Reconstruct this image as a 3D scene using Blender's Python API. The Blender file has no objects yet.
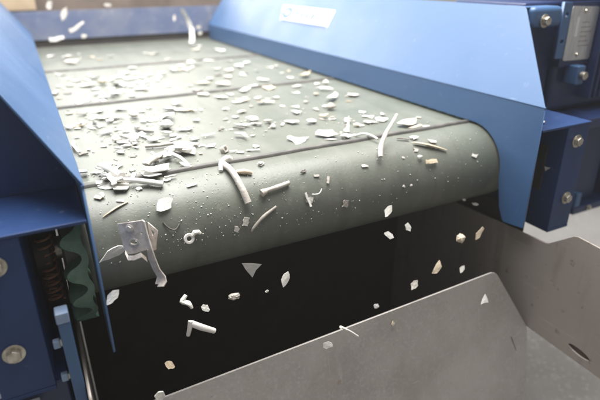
import bpy, bmesh, math, random
from mathutils import Vector, Matrix

sc = bpy.context.scene
R = math.radians
C = bpy.context.collection

# ------------------------------------------------------------------ camera
CR = Vector((0.8878505, -0.46009047, -0.00618496))      # camera right
CU = Vector((0.19175099, 0.3577419, 0.91392138))        # camera up
CF = Vector((0.4182739, 0.81261152, -0.40584413))       # looking along
cam = bpy.data.cameras.new('camera')
camo = bpy.data.objects.new('camera', cam); C.objects.link(camo)
m = Matrix.Identity(4)
for i in range(3):
    m[i][0] = CR[i]; m[i][1] = CU[i]; m[i][2] = -CF[i]
m[0][3], m[1][3], m[2][3] = -0.0366, -1.0065, 0.3776
camo.matrix_world = m
cam.sensor_width = 36; cam.lens = 30.66; cam.clip_start = .02; cam.clip_end = 60
cam.dof.use_dof = True; cam.dof.focus_distance = 1.0; cam.dof.aperture_fstop = 2.4
sc.camera = camo

# ------------------------------------------------------------------ light: a bright hall roof behind and above
w = bpy.data.worlds.new('World'); sc.world = w; w.use_nodes = True
bg = w.node_tree.nodes['Background']
bg.inputs[0].default_value = (1, .972, .94, 1); bg.inputs[1].default_value = .36
def area(name, loc, target, sx, sy, power, col=(1, 1, 1)):
    l = bpy.data.lights.new(name, 'AREA'); l.shape = 'RECTANGLE'; l.size = sx; l.size_y = sy
    l.energy = power; l.color = col
    o = bpy.data.objects.new(name, l); C.objects.link(o); o.location = loc
    o.rotation_euler = (Vector(target) - Vector(loc)).to_track_quat('-Z', 'Y').to_euler()
    return o
area('window_light', (-.7, 4.3, 2.1), (.4, 1.6, 0), 6.0, 2.2, 250, (1, .985, .96))
area('hall_light', (.7, .75, 2.9), (.5, .55, 0), 2.8, 2.8, 420, (1, .985, .96))
sc.view_settings.view_transform = 'Standard'; sc.view_settings.look = 'None'
sc.view_settings.exposure = 0.0; sc.view_settings.gamma = 1
sc.view_settings.use_curve_mapping = False

# ------------------------------------------------------------------ materials
def mat(name, base, rough=.5, metal=0., second=None, scale=6., lo=.4, hi=.65, bump=0., bscale=60., rvar=0.,
        stretch=(1, 1, 1), third=None, tscale=25., tlo=.6, thi=.7, spec=.5, trans=0., coat=0., objrand=None, streaks=()):
    m = bpy.data.materials.new(name); m.use_nodes = True
    nt = m.node_tree; N = nt.nodes; L = nt.links; b = N['Principled BSDF']
    b.inputs['Base Color'].default_value = (*base, 1); b.inputs['Roughness'].default_value = rough
    b.inputs['Metallic'].default_value = metal; b.inputs['Specular IOR Level'].default_value = spec
    b.inputs['Transmission Weight'].default_value = trans
    b.inputs['Coat Weight'].default_value = coat; b.inputs['Coat Roughness'].default_value = .25
    tc = N.new('ShaderNodeTexCoord'); mp = N.new('ShaderNodeMapping'); mp.inputs['Scale'].default_value = stretch
    geo = N.new('ShaderNodeNewGeometry')
    L.new(geo.outputs['Position'] if objrand is None else tc.outputs['Object'], mp.inputs['Vector'])
    def noise(s, d=5):
        n = N.new('ShaderNodeTexNoise'); n.inputs['Scale'].default_value = s; n.inputs['Detail'].default_value = d
        n.inputs['Roughness'].default_value = .62
        L.new(mp.outputs[0], n.inputs['Vector']); return n
    def ramp(src, a, c):
        r = N.new('ShaderNodeMapRange'); r.inputs[1].default_value = a; r.inputs[2].default_value = c
        L.new(src, r.inputs[0]); return r.outputs[0]
    def mix(fac, A, B):
        x = N.new('ShaderNodeMix'); x.data_type = 'RGBA'
        L.new(fac, x.inputs['Factor'])
        for s, v in ((6, A), (7, B)):
            if isinstance(v, tuple): x.inputs[s].default_value = (*v, 1)
            else: L.new(v, x.inputs[s])
        return x.outputs[2]
    col = base
    if objrand is not None:
        oi = N.new('ShaderNodeObjectInfo'); col = mix(oi.outputs['Random'], base, objrand)
    if second is not None:
        f = ramp(noise(scale).outputs[0], lo, hi); col = mix(f, col, second)
        if rvar:
            q = N.new('ShaderNodeMapRange'); q.inputs[3].default_value = rough - rvar; q.inputs[4].default_value = rough + rvar
            L.new(f, q.inputs[0]); L.new(q.outputs[0], b.inputs['Roughness'])
    if third is not None:
        col = mix(ramp(noise(tscale, 3).outputs[0], tlo, thi), col, third)
    for scol, svec, sscale, slo, shi, amt in streaks:      # scratches, drag marks, dust streaks
        m2 = N.new('ShaderNodeMapping'); m2.inputs['Scale'].default_value = svec[:3]
        if len(svec) > 3: m2.inputs['Rotation'].default_value = svec[3:]
        L.new(geo.outputs['Position'], m2.inputs['Vector'])
        n2 = N.new('ShaderNodeTexNoise'); n2.inputs['Scale'].default_value = sscale; n2.inputs['Detail'].default_value = 4
        L.new(m2.outputs[0], n2.inputs['Vector'])
        r2 = N.new('ShaderNodeMapRange'); r2.inputs[1].default_value = slo; r2.inputs[2].default_value = shi; r2.inputs[4].default_value = amt
        L.new(n2.outputs[0], r2.inputs[0]); col = mix(r2.outputs[0], col, scol)
    if not isinstance(col, tuple): L.new(col, b.inputs['Base Color'])
    if bump:
        bp = N.new('ShaderNodeBump'); bp.inputs['Strength'].default_value = bump; bp.inputs['Distance'].default_value = .004
        L.new(noise(bscale, 6).outputs[0], bp.inputs['Height']); L.new(bp.outputs[0], b.inputs['Normal'])
    return m
M = {}
M['blue'] = mat('blue_paint', (.042, .105, .232), .42, second=(.052, .116, .244), scale=3, bump=.08, bscale=9, rvar=.07,
                third=(.13, .19, .31), tscale=30, tlo=.66, thi=.90,
                streaks=[((.20, .26, .36), (3, .25, 3, .5, .2, .1), 60, .69, .75, .45), ((.18, .23, .33), (.3, 5, 5, .3, .4, .9), 40, .71, .76, .4),
                         ((.05, .055, .065), (1, 1, 1), 70, .76, .78, .7)])
M['deep'] = mat('shaded_deep_blue', (.011, .036, .120), .48, second=(.015, .044, .140), scale=7, bump=.05, rvar=.06, spec=.35,  # darker copy of the blue; shade on end_plate is put into the colour
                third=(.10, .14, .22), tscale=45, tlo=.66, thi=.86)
M['navy'] = mat('navy_paint', (.008, .020, .078), .4, second=(.013, .030, .10), scale=9, bump=.05, rvar=.06,
                third=(.10, .12, .17), tscale=50, tlo=.68, thi=.85)
M['belt'] = mat('belt_rubber', (.114, .126, .103), .45, second=(.143, .151, .127), scale=5, lo=.35, hi=.75, bump=.14, bscale=170, rvar=.07,
                third=(.20, .20, .175), tscale=42, tlo=.58, thi=.85,
                streaks=[((.19, .19, .165), (5, .6, .6), 4, .50, .80, .5), ((.075, .08, .065), (6, .5, .5), 5, .55, .80, .5),
                         ((.30, .29, .26), (1, 1, 1), 230, .69, .75, .7), ((.07, .07, .06), (1, 1, 1), 120, .68, .76, .5),
                         ((.26, .255, .23), (4, 1, 1, .3, .2, .5), 30, .72, .76, .5)])
M['ridge'] = mat('ridge_rubber', (.075, .072, .066), .55, second=(.13, .12, .11), scale=25, bump=.1)
M['green'] = mat('green_rubber', (.11, .23, .165), .32, second=(.19, .31, .25), scale=30, bump=.15, bscale=120)
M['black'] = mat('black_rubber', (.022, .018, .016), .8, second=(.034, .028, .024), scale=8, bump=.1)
M['dark'] = mat('dark_steel', (.030, .028, .030), .5, .3, second=(.05, .045, .042), scale=12, bump=.1)
M['steel'] = mat('worn_steel', (.435, .415, .39), .46, .3, second=(.33, .308, .285), scale=4.5, lo=.35, hi=.68, bump=.10, bscale=120, rvar=.12,
                 third=(.48, .462, .44), tscale=110, tlo=.50, thi=.85,
                 streaks=[((.30, .27, .24), (2.2, 1, .8), 5, .52, .78, .55), ((.60, .585, .565), (5, 1, .5, .1, .5, .1), 20, .66, .76, .35),
                          ((.58, .57, .55), (.6, 2, 8, 0, .7, .2), 22, .70, .74, .4), ((.22, .19, .16), (1, 1, 1), 160, .67, .74, .5), ((.26, .15, .08), (1, 1, 1), 24, .73, .82, .55)])
M['sheet'] = mat('grey_sheet', (.33, .298, .272), .46, .3, second=(.27, .24, .215), scale=2.6, lo=.35, hi=.7, bump=.06, bscale=70, rvar=.08,
                 third=(.14, .12, .105), tscale=45, tlo=.66, thi=.78,
                 streaks=[((.38, .355, .33), (2, .3, 6, .2, 0, 0), 24, .64, .72, .5), ((.15, .13, .115), (1, 2, .4, .15, 0, 0), 9, .58, .75, .5)])
M['zinc'] = mat('zinc_bolt', (.60, .57, .50), .34, .85, second=(.38, .34, .28), scale=90, bump=.15, bscale=300)
M['alu'] = mat('aluminium_plate', (.66, .66, .66), .36, .8, second=(.5, .5, .5), scale=40, stretch=(6, 1, 1), bump=.04)
M['pale'] = mat('pale_zinc', (.62, .59, .55), .4, .2, second=(.45, .42, .39), scale=120, bump=.1)
M['rust'] = mat('rusty_wire', (.30, .13, .065), .65, .2, second=(.48, .25, .15), scale=60, bump=.2)
M['brown'] = mat('brown_backing', (.075, .055, .043), .8, second=(.14, .105, .085), scale=3, bump=.1)
M['tan'] = mat('tan_board', (.50, .38, .25), .7, second=(.42, .31, .2), scale=8)
M['backplate'] = mat('hazy_dusty_blue', (.11, .14, .24), .5, second=(.19, .21, .28), scale=4, bump=.06, third=(.3, .3, .33), tscale=14, tlo=.55, thi=.8)  # dust patches; haze of the far end is put into the greyed blue
M['floor'] = mat('concrete', (.235, .227, .218), .7, second=(.185, .177, .168), scale=2, bump=.2, bscale=60, third=(.32, .31, .30), tscale=55, tlo=.56, thi=.70)
M['sticker_blue'] = mat('pale_blue_paint', (.20, .28, .42), .4, second=(.26, .33, .45), scale=30, bump=.1)
M['sticker'] = mat('white_label', (.62, .63, .65), .5)
M['print'] = mat('blue_print', (.03, .10, .28), .45)
M['W'] = mat('white_plastic', (.78, .765, .725), .5, objrand=(.64, .62, .57), second=(.56, .53, .475), scale=75, lo=.50, hi=.74, bump=.25, bscale=160)
M['G'] = mat('grey_plastic', (.52, .49, .44), .5, objrand=(.40, .37, .33), second=(.33, .30, .26), scale=60, lo=.45, hi=.75, bump=.3, bscale=160)
M['B'] = mat('tan_plastic', (.58, .47, .33), .55, objrand=(.66, .58, .46), second=(.40, .31, .21), scale=60, lo=.5, hi=.75, bump=.3, bscale=160)
M['P'] = mat('pink_beige_plastic', (.66, .53, .45), .5, objrand=(.7, .6, .52), second=(.5, .38, .31), scale=50, lo=.5, hi=.8, bump=.2, bscale=160)
M['D'] = mat('dark_scrap', (.10, .088, .075), .5, objrand=(.2, .18, .155), second=(.26, .24, .21), scale=70, lo=.5, hi=.75, bump=.3, bscale=160)
M['C'] = mat('dull_cable', (.60, .565, .51), .5, objrand=(.50, .46, .41), second=(.42, .38, .33), scale=70, lo=.45, hi=.72, bump=.35, bscale=140)
M['T'] = mat('smoky_glass', (.17, .165, .155), .3, trans=.25)
M['bracket'] = mat('brownish_metal', (.68, .63, .585), .40, .2, second=(.46, .40, .355), scale=70, bump=.15, bscale=200, third=(.62, .57, .5), tscale=90, tlo=.55, thi=.75)

# ------------------------------------------------------------------ helpers
def link(o, parent=None):
    C.objects.link(o)
    if parent is not None: o.parent = parent
    return o
def tag(o, label, cat, group=None, kind=None):
    if label: o['label'] = label
    if cat: o['category'] = cat
    if group: o['group'] = group
    if kind: o['kind'] = kind
    return o
def thing(name, loc, label, cat, group=None):
    o = bpy.data.objects.new(name, None); o.location = loc; o.empty_display_size = .05
    link(o); return tag(o, label, cat, group)
def finish(bm, name, mtl, parent=None, smooth=False, bevel=0., seg=2, angle=40):
    bmesh.ops.recalc_face_normals(bm, faces=bm.faces)
    me = bpy.data.meshes.new(name); bm.to_mesh(me); bm.free()
    me.materials.append(M[mtl] if isinstance(mtl, str) else mtl)
    o = bpy.data.objects.new(name, me); link(o, parent)
    if parent is not None:
        if parent.type == 'EMPTY': o.matrix_parent_inverse = Matrix.Translation(-parent.location)
    if smooth:
        for p in me.polygons: p.use_smooth = True
        me.set_sharp_from_angle(angle=R(angle))
    if bevel:
        b = o.modifiers.new('bevel', 'BEVEL'); b.width = bevel; b.segments = seg; b.limit_method = 'ANGLE'; b.angle_limit = R(35)
        for p in me.polygons: p.use_smooth = True
        wn = o.modifiers.new('wn', 'WEIGHTED_NORMAL'); wn.keep_sharp = True
    return o
# part meshes are written in world coordinates; origins of the Empties are undone by the parent inverse
def bx(bm, x0, x1, y0, y1, z0, z1):
    r = bmesh.ops.create_cube(bm, size=1)
    for v in r['verts']:
        v.co = Vector(((x0+x1)/2 + v.co.x*(x1-x0), (y0+y1)/2 + v.co.y*(y1-y0), (z0+z1)/2 + v.co.z*(z1-z0)))
    return r['verts']
def box(name, mtl, parent, x0, x1, y0, y1, z0, z1, bevel=.002):
    bm = bmesh.new(); bx(bm, min(x0, x1), max(x0, x1), y0, y1, z0, z1)
    return finish(bm, name, mtl, parent, bevel=bevel)
def cyl(bm, a, b, r, n=24, r2=None):
    a = Vector(a); b = Vector(b); d = b-a
    q = d.to_track_quat('Z', 'Y').to_matrix().to_4x4()
    return bmesh.ops.create_cone(bm, cap_ends=True, segments=n, radius1=r, radius2=r if r2 is None else r2, depth=d.length,
                                 matrix=Matrix.Translation((a+b)/2) @ q)['verts']
def sheet(name, mtl, parent, outline, th, frame, holes=(), edge=.0006):
    """flat plate: 2D outline (+holes) filled, given thickness th; frame maps (a, b, n) to the world"""
    cu = bpy.data.curves.new(name, 'CURVE'); cu.dimensions = '2D'; cu.fill_mode = 'BOTH'
    cu.extrude = max(th/2 - edge, 1e-4); cu.bevel_depth = edge; cu.bevel_resolution = 1; cu.offset = -edge
    for ring in (outline, *holes):
        s = cu.splines.new('POLY'); s.points.add(len(ring)-1); s.use_cyclic_u = True
        for p, q in zip(s.points, ring): p.co = (q[0], q[1], 0, 1)
    t = bpy.data.objects.new(name, cu); C.objects.link(t)
    dg = bpy.context.evaluated_depsgraph_get()
    me = bpy.data.meshes.new_from_object(t.evaluated_get(dg))
    bpy.data.objects.remove(t); bpy.data.curves.remove(cu)
    bm = bmesh.new(); bm.from_mesh(me); bpy.data.meshes.remove(me)
    bmesh.ops.remove_doubles(bm, verts=bm.verts, dist=1e-6)
    bm.transform(frame)
    return finish(bm, name, mtl, parent)
def frame(o, ax, ay):
    ax = Vector(ax); ay = Vector(ay); n = ax.cross(ay).normalized()
    f = Matrix.Identity(4)
    for i in range(3): f[i][0] = ax[i]; f[i][1] = ay[i]; f[i][2] = n[i]; f[i][3] = o[i]
    return f
def oval(cx, cy, rx, ry, n=20, rot=0.):
    out = []
    for i in range(n):
        a = 2*math.pi*i/n; x = rx*math.cos(a); y = ry*math.sin(a)
        out.append((cx + x*math.cos(rot) - y*math.sin(rot), cy + x*math.sin(rot) + y*math.cos(rot)))
    return out
def tube(bm, pts, rad, n=10, flat=1., seed=0):
    """round-ish solid following pts, radius may be a list; closed ends"""
    rnd = random.Random(seed); pts = [Vector(p) for p in pts]; rings = []
    up = Vector((.13, .21, 1)).normalized()
    for i, p in enumerate(pts):
        d = (pts[min(i+1, len(pts)-1)] - pts[max(i-1, 0)]).normalized()
        s = d.cross(up).normalized(); u = s.cross(d)
        r = rad[i] if isinstance(rad, (list, tuple)) else rad
        rings.append([bm.verts.new(p + s*math.cos(2*math.pi*k/n)*r*rnd.uniform(.93, 1.07) + u*math.sin(2*math.pi*k/n)*r*flat*rnd.uniform(.93, 1.07)) for k in range(n)])
    for a, b in zip(rings, rings[1:]):
        for k in range(n): bm.faces.new((a[k], a[(k+1) % n], b[(k+1) % n], b[k]))
    bm.faces.new(rings[0][::-1]); bm.faces.new(rings[-1])
def hexbolt(parent, c, axis, r, h):
    """bolt head with washer: bolt > washer"""
    c = Vector(c); axis = Vector(axis).normalized()
    bm = bmesh.new(); cyl(bm, c + axis*.003, c + axis*(.003+h), r, 6)
    b = finish(bm, 'bolt', 'zinc', parent, bevel=r*.12)
    bm = bmesh.new(); cyl(bm, c, c + axis*.003, r*1.45, 28)
    finish(bm, 'washer', 'zinc', b, bevel=.0006)
    return b

# ------------------------------------------------------------------ setting
bm = bmesh.new(); bx(bm, -6, 12, -5, 16, -1.15, -1.1)
tag(finish(bm, 'floor', 'floor'), 'pale concrete hall floor below the machine', 'floor', kind='structure')
bm = bmesh.new(); bx(bm, -2.5, 3.4, 3.3, 3.35, -1.1, .42)
tag(finish(bm, 'back_wall', 'brown'), 'dark brown backing behind the far belt end', 'wall', kind='structure')

# ------------------------------------------------------------------ the belt
BR, YC, ZC, YT = .103, -.023, -.103, 2.55          # roller radius to belt face, head centre, tail centre
conv = thing('belt_conveyor', (.5, 0, -.3), 'grey green rubber conveyor belt running over its end roller', 'conveyor')
def path(r, n=28, flat=40):
    p = [(YC + (YT-YC)*i/flat, ZC + r) for i in range(flat, -1, -1)]
    p += [(YC - r*math.sin(math.pi*i/n), ZC + r*math.cos(math.pi*i/n)) for i in range(1, n)]
    p += [(YC + (YT-YC)*i/flat, ZC - r) for i in range(flat+1)]
    p += [(YT + r*math.sin(math.pi*i/n), ZC - r*math.cos(math.pi*i/n)) for i in range(1, n)]
    return p
bm = bmesh.new(); o_, i_ = path(BR), path(BR-.008)
X0, X1 = -.046, 1.046
rows = [[bm.verts.new((x, y, z)) for y, z in pp] for pp, x in ((o_, X0), (o_, X1), (i_, X1), (i_, X0))]
n = len(o_)
for a, b in zip(rows, rows[1:]+rows[:1]):
    for k in range(n): bm.faces.new((a[k], a[(k+1) % n], b[(k+1) % n], b[k]))
belt = finish(bm, 'belt', 'belt', conv, smooth=True)
for y in (0.0, .716, 1.432):
    bm = bmesh.new(); N_ = 40; prof = [(-.0075, -.0005), (-.0060, .0055), (-.0025, .0075), (.0025, .0075), (.0060, .0055), (.0075, -.0005)]
    rr = []
    rnd = random.Random(int(y*100)+5)
    for i in range(N_+1):
        x = .002 + .996*i/N_; dy = .0012*math.sin(i*.7+y*9) + rnd.uniform(-.0005, .0005)
        rr.append([bm.verts.new((x, y+dy+a, b)) for a, b in prof])
    for a, b in zip(rr, rr[1:]):
        for k in range(len(prof)-1): bm.faces.new((a[k], a[k+1], b[k+1], b[k]))
    bm.faces.new(rr[0]); bm.faces.new(rr[-1])
    rdg = finish(bm, 'ridge', 'ridge', belt, smooth=True, angle=60)
def sidewall(sgn):
    X = (lambda d: 1+d) if sgn > 0 else (lambda d: -d)
    bm = bmesh.new(); lam = .041; H = .046; S = []
    s = 1.2
    while s > (-.40 if sgn < 0 else -.14):
        S.append(s); s -= lam/16
    def pt(s, r):
        if s >= 0: return (YC+s, ZC+r)
        t = -s/BR
        if t <= math.pi: return (YC - r*math.sin(t), ZC + r*math.cos(t))
        return (YC + (t-math.pi)*BR, ZC - r)
    rows = []
    for s in S:                                             # solid lobes outwards, nearly straight inner face
        c_ = math.sin(2*math.pi*s/lam); lobe = math.copysign(abs(c_)**.75, c_)
        row = []
        for r, k_ in ((BR+.0005, .7), (BR+H*.45, 1.), (BR+H*.85, .95), (BR+H, .75)):
            y, z = pt(s, r); row.append(bm.verts.new((X(.036+.019*lobe*k_), y, z)))
        for r, k_ in ((BR+H, 1.), (BR+.0005, 1.)):
            y, z = pt(s, r); row.append(bm.verts.new((X(.014+.003*lobe), y, z)))
        rows.append(row)
    for a, b in zip(rows, rows[1:]):
        for k in range(6): bm.faces.new((a[k], a[(k+1) % 6], b[(k+1) % 6], b[k]))
    bm.faces.new(rows[0]); bm.faces.new(rows[-1])
    return finish(bm, 'sidewall', 'green', conv, smooth=True, angle=55)
sidewall(-1); sidewall(1)
for y, nm in ((YC, 'end_roller'), (YT, 'tail_roller')):
    bm = bmesh.new(); cyl(bm, (-.05, y, ZC), (1.05, y, ZC), BR-.0095, 48)
    d = finish(bm, nm, 'dark', conv, smooth=True)
    bm = bmesh.new(); cyl(bm, (-.1, y, ZC), (1.1, y, ZC), .022, 20); finish(bm, 'shaft', 'zinc', d, smooth=True)
bm = bmesh.new()                                            # fine grit stuck to the roller face of the belt
rnd = random.Random(8)
for i in range(420):
    x = rnd.gauss(.2, .13) if rnd.random() < .55 else rnd.uniform(.02, .98)
    if not .01 < x < .99: continue
    t = rnd.uniform(.15, 1.75); s_ = rnd.choice((.0005, .0006, .0007, .0008, .0010, .0014))
    r = BR + s_*.5; c = Vector((x, YC - r*math.sin(t), ZC + r*math.cos(t)))
    vs = bmesh.ops.create_icosphere(bm, subdivisions=1, radius=s_)['verts']
    for v in vs: v.co = c + Vector((v.co.x*rnd.uniform(.7, 1.6), v.co.y, v.co.z*rnd.uniform(.6, 1.3)))
tag(finish(bm, 'grit', 'W', conv), None, None, kind='stuff')

# ------------------------------------------------------------------ guards: sloped panel over an upright skirt with a tongue in front of the roller
def guard(sgn, label):
    X = (lambda d: 1+d) if sgn > 0 else (lambda d: -d)
    g = thing('side_guard', (X(.05), 1.0, .0), label, 'guard')
    arc = [(YC - .1105*math.sin(R(a)), ZC + .1105*math.cos(R(a))) for a in range(0, 100, 6)]
    low = [(2.24, .0065)] + arc + [(-.140, -.150), (-.150, -.195), (-.166, -.226), (-.172, -.230), (-.232, -.222), (-.2345, -.2185)]
    sk = sheet('skirt', 'blue', g, low + [(-.232, .088), (2.24, .088)], .004, frame((X(.002), 0, 0), (0, 1, 0), (0, 0, 1)))
    D, H = .145, .204
    up = Vector((X(D)-X(0), 0, H)); L_ = up.length; up.normalize()
    pn = sheet('panel', 'blue', g, [(-.233, 0), (-.012-.004, L_-.006), (-.006, L_), (2.24, L_), (2.24, 0)], .004,
               frame((X(0.0015), 0, .0895), (0, 1, 0), up))
    bm = bmesh.new()                                        # the bend between skirt and panel
    tube(bm, [(X(.0018), -.2335, .0888), (X(.0018), 1., .0888), (X(.0018), 2.24, .0888)], .0026, 10); finish(bm, 'bend', 'blue', g, smooth=True)
    e0 = X(D+.004); e1 = X(D+.045)
    box('top_flange', 'blue', g, e0, e1, .0, 2.24, .0895+H-.006, .0895+H-.002, .0008)
    return g, up, L_
gl, _, _ = guard(-1, 'blue steel side guard at the left, outer edge out of frame')
gr, upr, LR = guard(1, 'long blue steel side guard at the right with a white label')
# label on the right guard
fr = frame((1.0015-.0022*upr.z, 0, .0895), (0, 1, 0), upr)
nrm = Vector((-upr.z, 0, upr.x)); f2 = Matrix.Translation(nrm*.0012) @ fr
lb = sheet('label_sticker', 'sticker', gr, [(.872, .100), (1.31, .100), (1.37, .182), (.885, .182)], .0008, f2, edge=.0001)
f3 = Matrix.Translation(nrm*.0034) @ fr
sheet('print_band', 'print', lb, [(.878, .102), (1.305, .102), (1.305, .109), (.878, .109)], .0006, f3, edge=.0001)
sheet('print_ring', 'print', lb, oval(1.283, .146, .048, .029, 28), .0006, f3, [oval(1.283, .146, .022, .0115, 24)], edge=.0001)
for i, (b0, hh) in enumerate(((1.200, .034), (1.150, .026), (1.100, .026), (1.050, .026))):
    sheet('print_stroke', 'print', lb, [(b0, .130), (b0-.024, .130), (b0-.032, .130+hh), (b0-.008, .130+hh)], .0006, f3, edge=.0001)

# ------------------------------------------------------------------ roller brackets outside the guards
def bracket_box(sgn, label):
    X = (lambda d: 1+d) if sgn > 0 else (lambda d: -d)
    b = thing('roller_bracket', (X(.14), -.1, -.25), label, 'bracket')
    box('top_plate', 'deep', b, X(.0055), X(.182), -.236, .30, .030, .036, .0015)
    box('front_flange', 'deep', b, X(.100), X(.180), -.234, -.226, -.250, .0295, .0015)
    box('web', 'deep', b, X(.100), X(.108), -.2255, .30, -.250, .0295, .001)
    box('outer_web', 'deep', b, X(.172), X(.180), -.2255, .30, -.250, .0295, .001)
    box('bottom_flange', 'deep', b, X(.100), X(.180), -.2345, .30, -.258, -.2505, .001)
    hexbolt(b, (X(.139), -.234, -.010), (0, -1, 0), .0115, .009)
    hexbolt(b, (X(.146), -.234, -.166), (0, -1, 0), .0115, .009)
    bm = bmesh.new(); cyl(bm, (X(.068), YC, ZC), (X(.099), YC, ZC), .045, 28); finish(bm, 'bearing', 'dark', b, smooth=True, bevel=.003)
    return b
bl = bracket_box(-1, 'blue bracket box with two bolts at the left image edge')
br = bracket_box(1, 'blue bracket box with two bolts beside the right guard')
box('slot_bar', 'dark', br, 1.094, 1.0995, -.19, -.165, -.15, -.03, .001)
box('adjuster_foot', 'alu', bl, -.20, -.128, -.25, -.236, -.30, -.262, .001)
box('added_dark_plate', 'dark', bl, -.0985, -.060, .022, .030, -.25, .0295, .001)  # dark plate added to keep the gap behind the spring dark
sheet('end_plate', 'deep', bl, [(-.006, .0365), (-.006, .094), (-.150, .286), (-.42, .286), (-.42, .0365)], .005, frame((0, -.075, 0), (1, 0, 0), (0, 0, 1)))  # end plate under the guard panel, its shade painted as darker blue
lg = thing('added_dark_leg', (-.18, 0, -1.1), 'dark navy leg added to darken the gap below the left bracket box', 'leg')  # leg added so that the lower left gap is dark
box('post', 'navy', lg, -.30, -.083, -.215, .20, -1.09, -.2595, .003)  # post of the added leg, darkens the lower left gap
box('gap_filler', 'dark', lg, -.0985, -.0556, .034, .042, -1.09, .0290, .001)  # added dark panel, closes the gap where bright floor showed
box('added_leg_base', 'navy', lg, -.34, -.07, -.235, .24, -1.099, -1.0905, .002)
# left adjusting strap and small parts in the gap
st = thing('adjusting_strap', (-.07, -.24, -.55), 'slim upright blue strap with a silver cap beside the left blade', 'strap')
bm = bmesh.new(); vs = bx(bm, -.076, -.058, -.262, -.240, -.62, -.118); finish(bm, 'bar', 'blue', st, bevel=.0015)
bm = bmesh.new(); bx(bm, -.0772, -.0578, -.2633, -.2387, -.1175, -.098); finish(bm, 'cap', 'sticker_blue', st, bevel=.002)
for z in (-.158, -.225):
    bm = bmesh.new(); bx(bm, -.089, -.0785, -.256, -.246, z-.007, z+.007); nn = finish(bm, 'clip', 'sticker_blue', st, bevel=.0015)
    bm = bmesh.new(); cyl(bm, (-.0785, -.2515, z), (-.0763, -.2515, z), .006, 12); finish(bm, 'nut', 'zinc', nn)
gm = [(-.077+.0135*math.cos(t*.42), -.052+.0135*math.sin(t*.42), -.200+.00105*t) for t in range(0, 135)]
bm = bmesh.new(); tube(bm, gm, .0027, 8)
tag(finish(bm, 'coil_spring', 'rust', smooth=True), 'rusty coil spring in the gap under the left bracket plate', 'spring')
# blue long side frames under the guards
for sgn, lab in ((-1, 'navy side beam under the left guard'), (1, 'navy side beam under the right guard')):
    X = (lambda d: 1+d) if sgn > 0 else (lambda d: -d)
    o = box('side_beam', 'navy', None, X(.07), X(.175), .32, 2.5, -.25, .02, .003); tag(o, lab, 'beam')

# ------------------------------------------------------------------ far end
fp = thing('feed_plate', (.5, 2.29, 0), 'dusty blue cross plate, greyed for haze, closing the far belt end', 'plate')
sheet('plate', 'backplate', fp, [(-.35, .045), (1.25, .045), (1.25, .196), (-.35, .196)], .008, frame((0, 2.29, 0), (1, 0, 0), (0, 0, 1)))
box('rubber_seal', 'black', fp, -.05, 1.05, 2.296, 2.304, .004, .070, .001)
hp = thing('feed_hopper', (.5, 2.5, .2), 'dark brown hopper wall above the far plate', 'hopper')
sheet('wall_plate', 'brown', hp, [(-1.2, .0), (2.2, .0), (2.2, .30), (-1.2, .30)], .01, frame((0, 2.45, .1), (1, 0, 0), Vector((0, .25, 1)).normalized()))
bm = bmesh.new(); bx(bm, -.16, .055, 2.36, 2.42, .198, .42)
tag(finish(bm, 'board', 'tan', bevel=.003), 'tan board at the far top left corner', 'board')

# ------------------------------------------------------------------ steel chute under the roller
ch = thing('discharge_chute', (.5, -.1, -1.09), 'worn grey steel chute below the end roller', 'chute')
sl = -.2
def cpt(x, z): return (x, (z+.34)*math.sqrt(1+sl*sl))
top = [(-.05, -.3435), (.885, -.3165), (.897, -.3165), (.907, -.3195), (.915, -.326), (.921, -.335), (1.022, -.500), (1.0265, -.515), (1.0265, -1.05), (-.05, -1.05)]
dn = Vector((0, -sl, 1)).normalized()
ff = frame((0, -.25, -.34), (1, 0, 0), dn)
fpz = sheet('front_plate', 'steel', ch, [cpt(x, z) for x, z in top], .005, ff, holes=[[cpt(*q) for q in ((.964, -.515), (.9665, -.515), (.9885, -.566), (.986, -.568))]])
fs = frame((1.0325, 0, 0), (0, 1, 0), (0, 0, 1))
sheet('side_plate', 'sheet', ch, [(.315, -.272), (-.285, -.2475), (-.2925, -.2445), (-.352, -.197), (-.362, -.1935), (-.42, -.197), (-.95, -.197), (-.95, -.53), (-.25, -.5065), (-.243, -1.05), (.315, -1.05)],
      .005, fs, holes=[oval(-.432, -.482, .030, .0085, 18, .12)])
box('dark_blocker', 'dark', ch, 1.060, 1.064, -.19, .33, -.50, -.212, .001)  # added dark plate, blocks the view of the pale floor under the roller
box('slot_backing', 'brown', ch, 1.0365, 1.040, -.48, -.385, -.502, -.462, .0005)
sheet('side_plate', 'sheet', ch, [(.315, -.272), (-.285, -.2475), (-.30, -.262), (-.306, -.31), (-.306, -1.05), (.315, -1.05)],
      .005, frame((-.0535, 0, 0), (0, 1, 0), (0, 0, 1)))
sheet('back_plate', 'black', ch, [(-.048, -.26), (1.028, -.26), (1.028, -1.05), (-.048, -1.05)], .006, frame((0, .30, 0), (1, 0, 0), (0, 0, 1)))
sheet('bottom_plate', 'black', ch, [(-.048, -.30), (1.028, -.30), (1.028, .295), (-.048, .295)], .006, frame((0, 0, -1.04), (1, 0, 0), (0, 1, 0)))

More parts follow.
